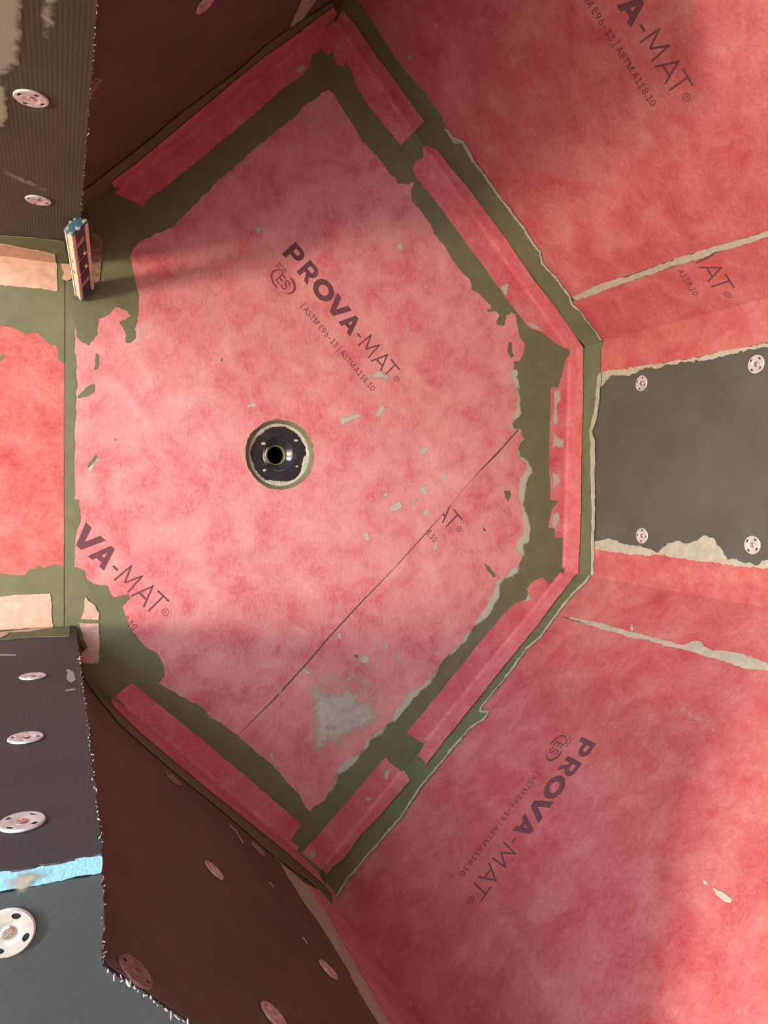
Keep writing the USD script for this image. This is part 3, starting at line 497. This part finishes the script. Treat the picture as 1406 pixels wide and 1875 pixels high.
def small(text, u0, u1, v, h):
    """Small line of text as flat outlines in print units."""
    m = meshkit.text_mesh(text, 1.0, .01); v2 = m.vertices[m.vertices[:, 2] > .005][:, :2]
    f = m.faces[(m.vertices[m.faces][:, :, 2] > .005).all(1)]
    g = union_all([sg.Polygon(m.vertices[t][:, :2]).buffer(.004) for t in f])
    x0, _, x1, _ = g.bounds
    return affinity.affine_transform(g, [(u1 - u0) / (x1 - x0), 0, 0, h, u0 - x0 * (u1 - u0) / (x1 - x0), v])
LETTERS = heavy()
def ring_r(u, v, r):
    g = small('R', u - r * .33, u + r * .33, v - r * .45, r * .9)
    return union_all([ell(u, v, r, r).difference(ell(u, v, r * .82, r * .82)), g])
LINE = small('| ASTM E96-13 | ASTM A118.10', 318, 1040, -137, 40)
L810, L118 = small('8.10', 950, 1040, -137, 40), small('A118.10', 862, 1040, -137, 40)
REG = ring_r(1100, 62, 21)
es = small('ES', 92, 176, -150, 66); icc = small('ICC', 28, 98, -84, 34)
sw1 = ell(132, -116, 92, 62).difference(ell(140, -112, 90, 58)).intersection(sg.box(20, -190, 120, -40))
sw2 = ell(132, -116, 92, 62).difference(ell(124, -122, 88, 57)).intersection(sg.box(150, -190, 240, -60))
LOGO = union_all([es, icc, affinity.rotate(sw1, 12, origin=(132, -116)), affinity.rotate(sw2, 12, origin=(132, -116))])
def print_on(sheet, fr, o, t, base, clip, which, extra):
    O_, T_ = fr.hit([o, t]); k = np.hypot(*(T_ - O_)) / 1022; e1 = (T_ - O_) / 1022; e2 = np.array([-e1[1], e1[0]])
    for name, gl in (('printed_name', [LETTERS[i] for i in which]), ('printed_line', extra)):
        if not gl: continue
        g = affinity.affine_transform(union_all(gl), [e1[0], e2[0], e1[1], e2[1], *O_])
        if clip is not None: g = g.intersection(clip)
        if not g.is_empty: obj(name, layer(g, fr, base, .00012, .006, edge=.0016), INK, sheet, smooth=False)
FB = .0004 + MT + .0001
print_on(sheet_main, FL, (516, 465), (701.5, 689), FB, main, range(9), [LINE, LOGO, REG])
print_on(sheet_main, FL, (20, 889), (271, 1119), FB, main, range(3, 9), [L118, REG])
print_on(sheet_second, FL, (640, 751), (816, 964.6), FB, second, (7, 8), [L810, REG])
print_on(sheet_L, WL, (1009, -188), (1226, 164), .0016, mainL, range(9), [LINE, REG])
print_on(sheet_LC, WL, (1116.6, 234.8), (1303, 524), .0015, cornL.difference(sg.Polygon(np.vstack([seamL2 - (0, .9), seamL2[::-1]])).buffer(0)) if False else cornL, (6, 7, 8), [L118, REG])
print_on(sheet_R, WR, (1066, 1350), (869, 1617), .0016, mainR, range(9), [LINE, LOGO, REG])

# ------------------------------------------------------------------ drain
def lathe(prof, n=64):
    p = np.array(prof, float); a = np.linspace(0, 2 * np.pi, n, endpoint=False)
    v = np.stack([p[:, 0][:, None] * np.cos(a), p[:, 0][:, None] * np.sin(a), np.repeat(p[:, 1][:, None], n, 1)], -1).reshape(-1, 3)
    k = len(p); f = []
    for i in range(k - 1):
        j = np.arange(n); j2 = (j + 1) % n
        f.append(np.c_[i * n + j, i * n + j2, (i + 1) * n + j2]); f.append(np.c_[i * n + j, (i + 1) * n + j2, (i + 1) * n + j])
    m = trimesh.Trimesh(v, np.vstack(f), process=False); return m
ZD = -.016
drain = thing('floor_drain', 'round black drain with thinset-smeared rim in the middle of the pink floor', 'drain')
tag(obj('flange', lathe([(.0665, ZD - .012), (.0665, ZD - .0062), (.052, ZD - .0065), (.0345, ZD - .0072), (.0335, ZD - .0085), (.0332, ZD - .0125)]), BLACK, drain), 'black plastic flange')
tag(obj('throat_bowl', lathe([(.0332, ZD - .0125), (.0318, ZD - .0150), (.0285, ZD - .0185), (.0240, ZD - .0220), (.0205, ZD - .0250), (.0192, ZD - .0290)]), GLOSS, drain), 'glossy black funnel')
tag(obj('pipe_rim', lathe([(.0192, ZD - .029), (.0188, ZD - .0283), (.0170, ZD - .0285), (.0166, ZD - .040)]), BRASS, drain), 'yellowish pipe edge')
tag(obj('pipe', lathe([(.0162, ZD - .040), (.0162, ZD - .16), (.0001, ZD - .16)]), DEEP, drain), 'dark pipe below')
rngd = np.random.default_rng(8); n_ = 260
a_ = np.linspace(0, 2 * np.pi, n_, endpoint=False)
rin = .0545 + .0008 * fractal(n_, rngd, .0013) - .006 * np.exp(-((a_ - 6.0 + 0) / .35) ** 2) - .004 * np.exp(-((a_ - 4.6) / .5) ** 2) - .004 * np.exp(-((a_ - 2.3) / .18) ** 2) - .004 * np.exp(-((a_ - 3.5) / .16) ** 2)
prof = []
V = []
for k, (dr, dz) in enumerate(((0, .0001), (.0012, .0012), (.5, .0022), (1, .0030))):
    for i in range(n_):
        r = rin[i] + dr if dr < .01 else rin[i] + (.0600 - rin[i]) * dr
        zz = ZD - .0064 + dz + .0004 * rngd.normal() * (k in (1, 2))
        V.append((r * math.cos(a_[i]), r * math.sin(a_[i]), zz))
Fq = []
for k in range(3):
    for i in range(n_):
        j = (i + 1) % n_; Fq += [(k * n_ + i, (k + 1) * n_ + i, (k + 1) * n_ + j), (k * n_ + i, (k + 1) * n_ + j, k * n_ + j)]
tag(obj('thinset_collar', (np.array(V), np.array(Fq)), PALE, drain), 'pale thinset smeared round the drain')
obj('thinset_edge', lathe([(.0580, ZD - .0050), (.0598, ZD - .0028), (.0628, ZD + .0002), (.0662, ZD + .0021), (.0684, ZD + .0020), (.0690, ZD + .0012)]), THIN, drain)
for k, (ang, r, s) in enumerate(((5.75, .0415, 1.5), (2.55, .036, 1.6), (3.95, .041, 1.7), (.72, .044, 1.5), (1.55, .050, 1.6), (.35, .047, 1.2))):
    c = np.array([r * math.cos(ang), r * math.sin(ang)]); g = ragged([(c[0] + s * .002 * math.cos(t) * (1 + .3 * (k % 2)), c[1] + s * .0016 * math.sin(t)) for t in np.linspace(0, 2 * np.pi, 14, endpoint=False)], .0005, 400 + k, step=.0006)
    m_ = extrude(g, ZD - .0078, ZD - .0058 - .0003 * k); obj('thinset_fleck', m_, PALE, drain)

# ------------------------------------------------------------------ torpedo level leaning in the corner
Bp, Tp = np.array([-.3432, .2568, .0040]), np.array([-.3612, .2938, .2290])
ax = (Tp - Bp); LL = np.hypot(*ax[:2]); LL = float(np.linalg.norm(ax)); ax /= LL
wv = np.array([.646, .763, 0]); wv -= ax * (wv @ ax); wv /= np.linalg.norm(wv); nv = np.cross(wv, ax)
if nv[1] > 0: nv = -nv; 
RR = np.stack([wv, nv, ax], 1); mt = np.eye(4); mt[:3, :3] = RR; mt[:3, 3] = Bp
W, T = .0315, .0140
level = thing('spirit_level', 'small worn aluminium torpedo level leaning against the corner of the upper left low wall', 'spirit level', mtx=mt)
def rbox(x0, x1, y0, y1, z0, z1, r=.0012):
    s = m3.Manifold.sphere(r, 12); lo, hi = np.array([x0, y0, z0]) + r, np.array([x1, y1, z1]) - r
    return m3.Manifold.batch_hull([s.translate([(lo, hi)[i][0], (lo, hi)[j][1], (lo, hi)[k][2]]) for i in (0, 1) for j in (0, 1) for k in (0, 1)])
rails = rbox(-W / 2, -W / 2 + .0062, -T / 2, T / 2, .004, LL - .004) + rbox(W / 2 - .0062, W / 2, -T / 2, T / 2, .004, LL - .004)
web = rbox(-W / 2 + .004, W / 2 - .004, -T / 2 + .0018, T / 2 - .0018, .004, LL - .004, .0008)
for zc in (.105, .067): rails = rails - m3.Manifold.cube([.006, .005, .012], True).translate([-W / 2, 0, zc + .03])
groove = m3.Manifold.cube([.004, .006, LL], True).translate([-W / 2 - .0008, -.001, LL / 2]); rails = rails - groove
wz = [.048, .094, .137, .181]; cut = []
for z in wz:
    para = np.array([(-.0092, z - .013), (.0092, z - .004), (.0092, z + .017), (-.0092, z + .004)])
    cut.append(para)
def prism(para, y0, y1, grow=0.):
    g = sg.Polygon(para).buffer(grow, join_style='mitre') if grow else sg.Polygon(para).buffer(-.002).buffer(.002)
    c = m3.CrossSection([np.array(g.exterior.coords)[:-1][:: (1 if g.exterior.is_ccw else -1)]]); return m3.Manifold.extrude(c, y1 - y0).rotate([90, 0, 0]).translate([0, y1, 0])
NY = 1.0 if (nv @ (CAM - Bp)) > 0 else -1.0                      # side of the level that faces the room
for p in cut: web = web - prism(p, -T, T)
obj('frame', rails, ALU, level); tag(obj('web', web, WEB, level), 'dark purple web')
for k, p in enumerate(cut):
    tag(obj('window', prism(p, -.0040, .0040, -.0002), WINDOWM, level), 'pale window in the level' if k == 0 else None)
for k in (1, 2):
    z = wz[k] + .002; a = math.radians(32)
    cyl = m3.Manifold.cylinder(.0125, .0036, .0036, 20, True).rotate([0, 90, 0]).rotate([0, -32, 0]).translate([-.002, NY * .0026, z])
    v_ = obj('vial', cyl, VIAL, level)
    tag(obj('vial_end', m3.Manifold.cylinder(.0048, .0039, .0039, 20, True).rotate([0, 90, 0]).rotate([0, -32, 0]).translate([.0052, NY * .0030, z + .0048]), BUBBLE, v_), 'pale yellow vial end')
for z0, z1 in ((0, .007), (LL - .009, LL)):
    e = obj('end_cap', rbox(-W / 2 + .0003, W / 2 - .0003, -T / 2 + .0003, T / 2 - .0003, z0, z1, .001), CAPB, level)
    if z1 > .1: tag(e, 'blue end cap crusted with thinset')
rngl = np.random.default_rng(2); crust = []
for k in range(16):
    c = (rngl.uniform(-W / 2, W / 2), rngl.choice([-1, 1]) * rngl.uniform(.3, 1) * T / 2, LL - .0004); s = trimesh.creation.icosphere(1, rngl.uniform(.0008, .0024)); s.apply_scale((1.3, 1, .5)); s.apply_translation(c); crust.append(s)
tag(obj('thinset_crust', cat(*crust), PALE, level), None, None, None, 'stuff')

# ------------------------------------------------------------------ fastener washers
def washer_parts(bare_, seed):
    R = .0155
    a = [(R, 0), (R, .0008), (R - .0012, .0016), (.0085, .0017), (.0062, .0011), (.0052, .0006), (.0002, .0005), (.0002, -.0006), (.0052, -.0004), (.0085, .0006), (R - .0010, .0004)]
    g_ = sg.Polygon([(.0002, -.0003), (.0052, -.0001), (.0085, .0009), (R - .0012, .0009), (R, 0), (R, .0008), (R - .0010, .0018), (.0085, .0018), (.0062, .0012), (.0052, .0007), (.0002, .0006)])
    g_ = sg.polygon.orient(g_.buffer(0)); m = m3.Manifold.revolve(m3.CrossSection([np.array(g_.exterior.coords)[:-1]]), 40)
    for k in range(4):
        t = math.radians(45 + 90 * k); s = m3.Manifold.cylinder(.01, .0019, .0019, 16, True).scale([1.0, 1.5, 1]).rotate([0, 0, 45 + 90 * k]).translate([.0110 * math.cos(t), .0110 * math.sin(t), 0]); m = m - s
    h = m3.Manifold.revolve(m3.CrossSection([np.array([(0, .0004), (.0042, .0004), (.0044, .0010), (.0034, .0018), (0, .0020)])]), 28)
    for k in (0, 90): h = h - m3.Manifold.cube([.0042, .0009, .0016], True).rotate([0, 0, k + 20]).translate([0, 0, .0022])
    return m, h
WASH, SCR = washer_parts(0, 0)
first_washer = []
WM = {'bright': STEEL, 'dull': plain('dull_smeared_steel', (.42, .33, .29), .7, metal=.2, var=.35, scale=120), 'dark': plain('mortar_coated_steel', (.20, .13, .115), .8, var=.3, scale=120)}
def washer(fr, p, label, group, look='bright', spin=0., sink=.0):
    uv = fr.hit([p]); o = fr.world(uv, .0006 - sink)[0]; m = np.eye(4); c_, s_ = math.cos(spin), math.sin(spin)
    m[:3, 0], m[:3, 1], m[:3, 2], m[:3, 3] = fr.u * c_ + fr.v * s_, -fr.u * s_ + fr.v * c_, fr.n, o
    t = thing('board_washer', label, 'washer', group, mtx=m)
    obj('washer_plate', WASH, WM[look], t); obj('screw', SCR, SCREW if look == 'bright' else WM[look], t)
    return t
gJ = 'washers on the end boards of the low walls'; gB = 'washers on the grey panel'; gK = 'washers on the inner faces of the low walls'
washer(J1, (57, 178), 'steel washer on the upper left end board, nearer the top of the photo', gJ, spin=.3)
washer(J1, (70, 365), 'round steel washer on the upper left end board, the one just above the level', gJ, spin=.5)
washer(J2, (60, 1240), 'round steel washer on the lower left end board, the farthest one down', gJ, spin=.2)
washer(J2, (47, 1353), 'round steel washer on the lower left end board, middle of the three', gJ, spin=.6)
washer(J2, (40, 1508), 'round steel washer on the lower left end board, beside the blue foam edge', gJ, spin=.1)
washer(TOP, (15, 1706), 'large steel washer on top of the lower left low wall, at the photo edge', None, spin=.35)
washer(WB, (1175, 702), 'small shiny washer on the grey panel, upper one near the floor', gB, spin=.4)
washer(WB, (1385, 667), 'shiny washer on the grey panel, upper one farther up the wall', gB, spin=.1)
washer(WB, (1176, 981), 'small shiny washer on the grey panel, lower one near the floor', gB, spin=.7)
washer(WB, (1378, 998), 'shiny washer on the grey panel, lower one farther up the wall', gB, spin=.2)
washer(KR, (246, 1782), 'thinset-smeared washer by the top edge of the lower left low wall', gK, 'dark', .4)
washer(KR, (391, 1595), 'dull washer in the middle of the dark inner face of the lower left low wall', gK, 'dull', .2)
washer(KR, (316, 1427), 'dull washer low on the inner face of the lower left low wall, near the entry', gK, 'dark', .2)
washer(KR, (600, 1777), 'dull washer at the end of the long scratch on the lower left low wall', gK, 'dull', .5)
washer(KR, (500, 1862), 'bright-edged washer at the bottom edge of the photo on the lower left low wall', gK, 'dull', .1)
washer(KR, (473, 1556), 'half buried washer beside the ledge at the foot of the lower left low wall', gK, 'dark', .1)
washer(KL, (375, 5), 'dull washer at the top edge of the photo on the dark upper left low wall', gK, 'dull', .4)
washer(KL, (166, 158), 'thinset-coated washer beside the vertical edge of the upper left low wall', gK, 'dark', .3)

# ------------------------------------------------------------------ smears, scratches and frayed edges on the low walls
MAUVE = plain('mauve_thinset', (.095, .068, .064), .85, var=.2, scale=60)
tag(pale(W_['front_left'], KL, [(172,-40),(185,-40),(182,40),(180,90),(178,120),(179,143),(178,152),(172,164),(162,170),(160,200),(157,240),(152,300),(149,345),(146,372),(138,372),(142,340),(150,280),(158,170),(168,60)], .0005, 501, .0005, t=.0006, m=MAUVE, clip=sg.box(-9, 0, 9, KH - .02)), 'mauve grey thinset beside the vertical edge')
tag(pale(W_['front_right'], KR, [(185,1752),(210,1760),(252,1795),(280,1800),(300,1812),(330,1838),(372,1880),(400,1930),(330,1930),(320,1876),(260,1820),(205,1778)], .0005, 502, .0008, t=.0006, m=MAUVE, clip=sg.box(-9, 0, 9, KH - .004)), 'mauve grey thinset along the top edge')
for k, (fr, pts, w) in enumerate(((KR, [(420,1511),(432,1522),(445,1545)], .0014), (KR, [(445,1545),(465,1575),(498,1620),(520,1655),(545,1690),(572,1738)], .0006), (KR, [(578,1750),(592,1762),(606,1780),(612,1795)], .0030), (KR, [(494,1617),(500,1624)], .0026), (KR, [(555,1718),(562,1728)], .0020), (KR, [(306,1417),(318,1424),(328,1438)], .0026), (KR, [(592,1757),(608,1790)], .0024))):
    l = sg.LineString(fr.hit(pts)).buffer(w / 2)
    tag(obj('scratch', layer(ragged(np.array(l.exterior.coords)[:-1], .0004, 520 + k, step=.0012), fr, .0004, .0005, .006), FRAY if k in (0, 3, 4) else MAUVE, W_['front_right']), 'pale scratch in the dark board' if k == 0 else None)
for k, (pts, st) in enumerate((([(-20,-40),(45,-40),(42,40),(38,95),(30,120),(18,130),(-20,150)], .8), ([(74,-30),(106,-30),(104,20),(98,45),(86,70),(80,60),(78,10)], .7), ([(-20,150),(14,150),(14,215),(6,232),(-20,235)], .9), ([(0,300),(20,312),(60,330),(100,352),(90,352),(50,338),(0,318)], .45))):
    film('thinset_smear', W_['front_left'], J1, px(J1, pts, .0008, 540 + k).intersection(sg.box(-.16, 0, 0, KH - .01)), .0006, .012, st, m=FILMW)
for k, pts in enumerate(([(122,1225),(134,1230),(138,1246),(130,1252),(122,1244)], [(0,1198),(30,1199),(30,1202),(0,1202)], [(118,1264),(138,1261),(138,1265),(118,1267)])):
    film('thinset_smear', W_['front_right'], J2, px(J2, pts, .0004, 550 + k, step=.0012).intersection(sg.box(0, 0, .16, KH)), .0006, .003, .95, m=FILMW, step=.0015)
for k, (pts, st) in enumerate((([(0,1604),(60,1598),(120,1592),(110,1602),(70,1612),(40,1640),(18,1650),(30,1630),(0,1640)], .75), ([(-30,1602),(190,1578),(190,1584),(-30,1612)], .6))):
    film('thinset_smear', W_['front_right'], TOP, px(TOP, pts, .0006, 560 + k), .0005, .008, st, m=FILMW)
g1 = px(J1, [(-40,426),(0,431),(60,434),(118,441),(124,470),(126,500),(60,475),(-40,465)], .0006, 571).intersection(sg.box(-.16, .0, -.0005, .3)); obj('jamb_thinset', layer(g1, J1, .0006, .0009, .01, lump=.0008), THIN, W_['front_left'])
g2 = px(J2, [(-40,1178),(0,1173),(60,1168),(128,1166),(128,1145),(-40,1145)], .0006, 572).intersection(sg.box(.0005, .0, .16, .3)); obj('jamb_thinset', layer(g2, J2, .0006, .0009, .01, lump=.0008), THIN, W_['front_right'])
def frayed(parent, a, b, n, size, seed, lab=None, spread=.002):
    r = np.random.default_rng(seed); out = []
    for k in range(n):
        p = np.array(a) + (np.array(b) - np.array(a)) * ((k + r.uniform(.2, .8)) / n) + r.normal(size=3) * spread * .3
        s = trimesh.creation.icosphere(1, size); s.apply_scale(np.array([r.uniform(.3, .7), r.uniform(.3, .7), r.uniform(1.0, 2.4)]) * r.uniform(.5, 1.2)); s.apply_transform(trimesh.transformations.rotation_matrix(r.uniform(0, 6), r.normal(size=3))); s.apply_translation(p); out.append(s)
    return tag(obj('frayed_mesh', cat(*out), FRAY, parent), lab, None, None, 'stuff')
q1, q2 = np.array([*P5, KH]), np.array([*P4, KH]); dk = (q2 - q1) / np.linalg.norm(q2 - q1)
frayed(W_['front_right'], q1 + dk * .004 + (0, 0, .0004), q1 + dk * .13 + (0, 0, .0004), 34, .0016, 600, 'white frayed mesh along the top edge')
frayed(W_['front_right'], (XD, YJ2 - .016, KH - .002), (XD, P5[1], KH - .002), 40, .0010, 601, None, .003)
frayed(W_['front_right'], (XD, YJ2, .20), (XD, YJ2, KH - .01), 70, .0009, 602, None, .003)
frayed(W_['front_left'], (XD, YJ1, .17), (XD, YJ1, KH - .01), 70, .0008, 603, None, .002)
frayed(W_['wall_back'], WB.world(WB.hit([(1095, 706)]), .004)[0], WB.world(WB.hit([(1088, 985)]), .004)[0], 40, .0008, 604, None, .004)

for k, (sh, fr, pts, w, st) in enumerate([(sheet_R, WR, [(1286,1610),(1296,1616),(1300,1624),(1290,1620)], .004, .9), (sheet_R, WR, [(1306,1628),(1316,1632),(1343,1650),(1340,1657),(1326,1652),(1312,1640)], .004, 1.1), (sheet_R, WR, [(1225,1275),(1250,1290),(1290,1315),(1322,1338),(1310,1346),(1270,1325),(1235,1300)], .02, .35),
  (sheet_RC, WR, [(1154,1146),(1160,1146),(1162,1156),(1156,1160)], .004, .8), (sheet_L, WL, [(745,106),(758,88),(764,92),(760,104),(748,114)], .008, .6), (sheet_L, WL, [(798,40),(804,42),(804,52),(798,50)], .005, .6), (sheet_R, WR, [(696,1568),(700,1572),(704,1582),(699,1580)], .003, .8), (sheet_R, WR, [(1000,1590),(1015,1600),(1012,1606),(998,1596)], .006, .4), (sheet_R, WR, [(745,1838),(756,1836),(758,1856),(748,1858)], .006, .5)]):
    film('thinset_smear', sh, fr, px(fr, pts, .0006, 740 + k, step=.002), .0030, w, st, m=FILM, step=.003)
# ------------------------------------------------------------------ the lamp and the window the light comes from
lamp = thing('work_lamp', 'warm glowing tube work lamp on a thin stand outside the entry', 'lamp')
lp = np.array(LAMP['pos']); ld = np.array([.7071, .7071, 0]); Rl = trimesh.geometry.align_vectors([0, 0, 1], ld)
obj('stand', cat(trimesh.creation.cylinder(.010, lp[2] - LAMP['r'] - .03, sections=16).apply_translation((lp[0], lp[1], (lp[2] - LAMP['r'] - .03) / 2)), trimesh.creation.cylinder(.16, .02, sections=32).apply_translation((lp[0], lp[1], .011))), SCREW, lamp)
for sgn_ in (-1, 1):
    e_ = trimesh.creation.cylinder(LAMP['r'] + .004, .03, sections=20); e_.apply_transform(Rl); e_.apply_translation(lp + ld * sgn_ * (LAMP['half'] + .015)); obj('end_socket', e_, BLACK, lamp)
t_ = trimesh.creation.cylinder(LAMP['r'], 2 * LAMP['half'], sections=16); t_.apply_transform(Rl); t_.apply_translation(lp)
GLOW = usdkit.material(stage, '/World/Looks/warm_tube_glow', {'e': ('emission', {'color': LAMP['col'], 'strength': LAMP['power']})}, [], surface='e.emission')
tag(obj('tube', t_, GLOW, lamp), 'glowing warm tube')
dw = (C1 - C3) / np.hypot(*(C1 - C3)); cw = C3 + dw * 1.6; nw = np.array([-dw[1], dw[0]]); nw = nw if nw @ (-cw + C0) > 0 else -nw
wz0, wz1, ww = 1.15, 2.15, .5
win = thing('window_1', None, None, None, 'structure')
def wbar(a, b, z0, z1, t0, t1): return extrude(sg.Polygon([cw + dw * a + nw * t0, cw + dw * b + nw * t0, cw + dw * b + nw * t1, cw + dw * a + nw * t1]), z0, z1)
obj('window_frame', cat(wbar(-ww - .06, -ww, wz0 - .06, wz1 + .06, 0, .04), wbar(ww, ww + .06, wz0 - .06, wz1 + .06, 0, .04), wbar(-ww, ww, wz1, wz1 + .06, 0, .04), wbar(-ww, ww, wz0 - .06, wz0, 0, .04)), PAINT, win)
L = UsdLux.RectLight.Define(stage, '/World/window_daylight'); L.CreateColorAttr(Gf.Vec3f(*WIN['col'])); L.CreateIntensityAttr(WIN['power']); L.CreateWidthAttr(2 * ww); L.CreateHeightAttr(wz1 - wz0)
z_ax = -np.array([*nw, 0]); x_ax = np.cross([0, 0, 1.], z_ax); mm = np.eye(4); mm[0, :3], mm[1, :3], mm[2, :3], mm[3, :3] = x_ax, (0, 0, 1), z_ax, (*(cw + nw * .02), (wz0 + wz1) / 2)
L.AddTransformOp().Set(Gf.Matrix4d(*mm.ravel().tolist()))
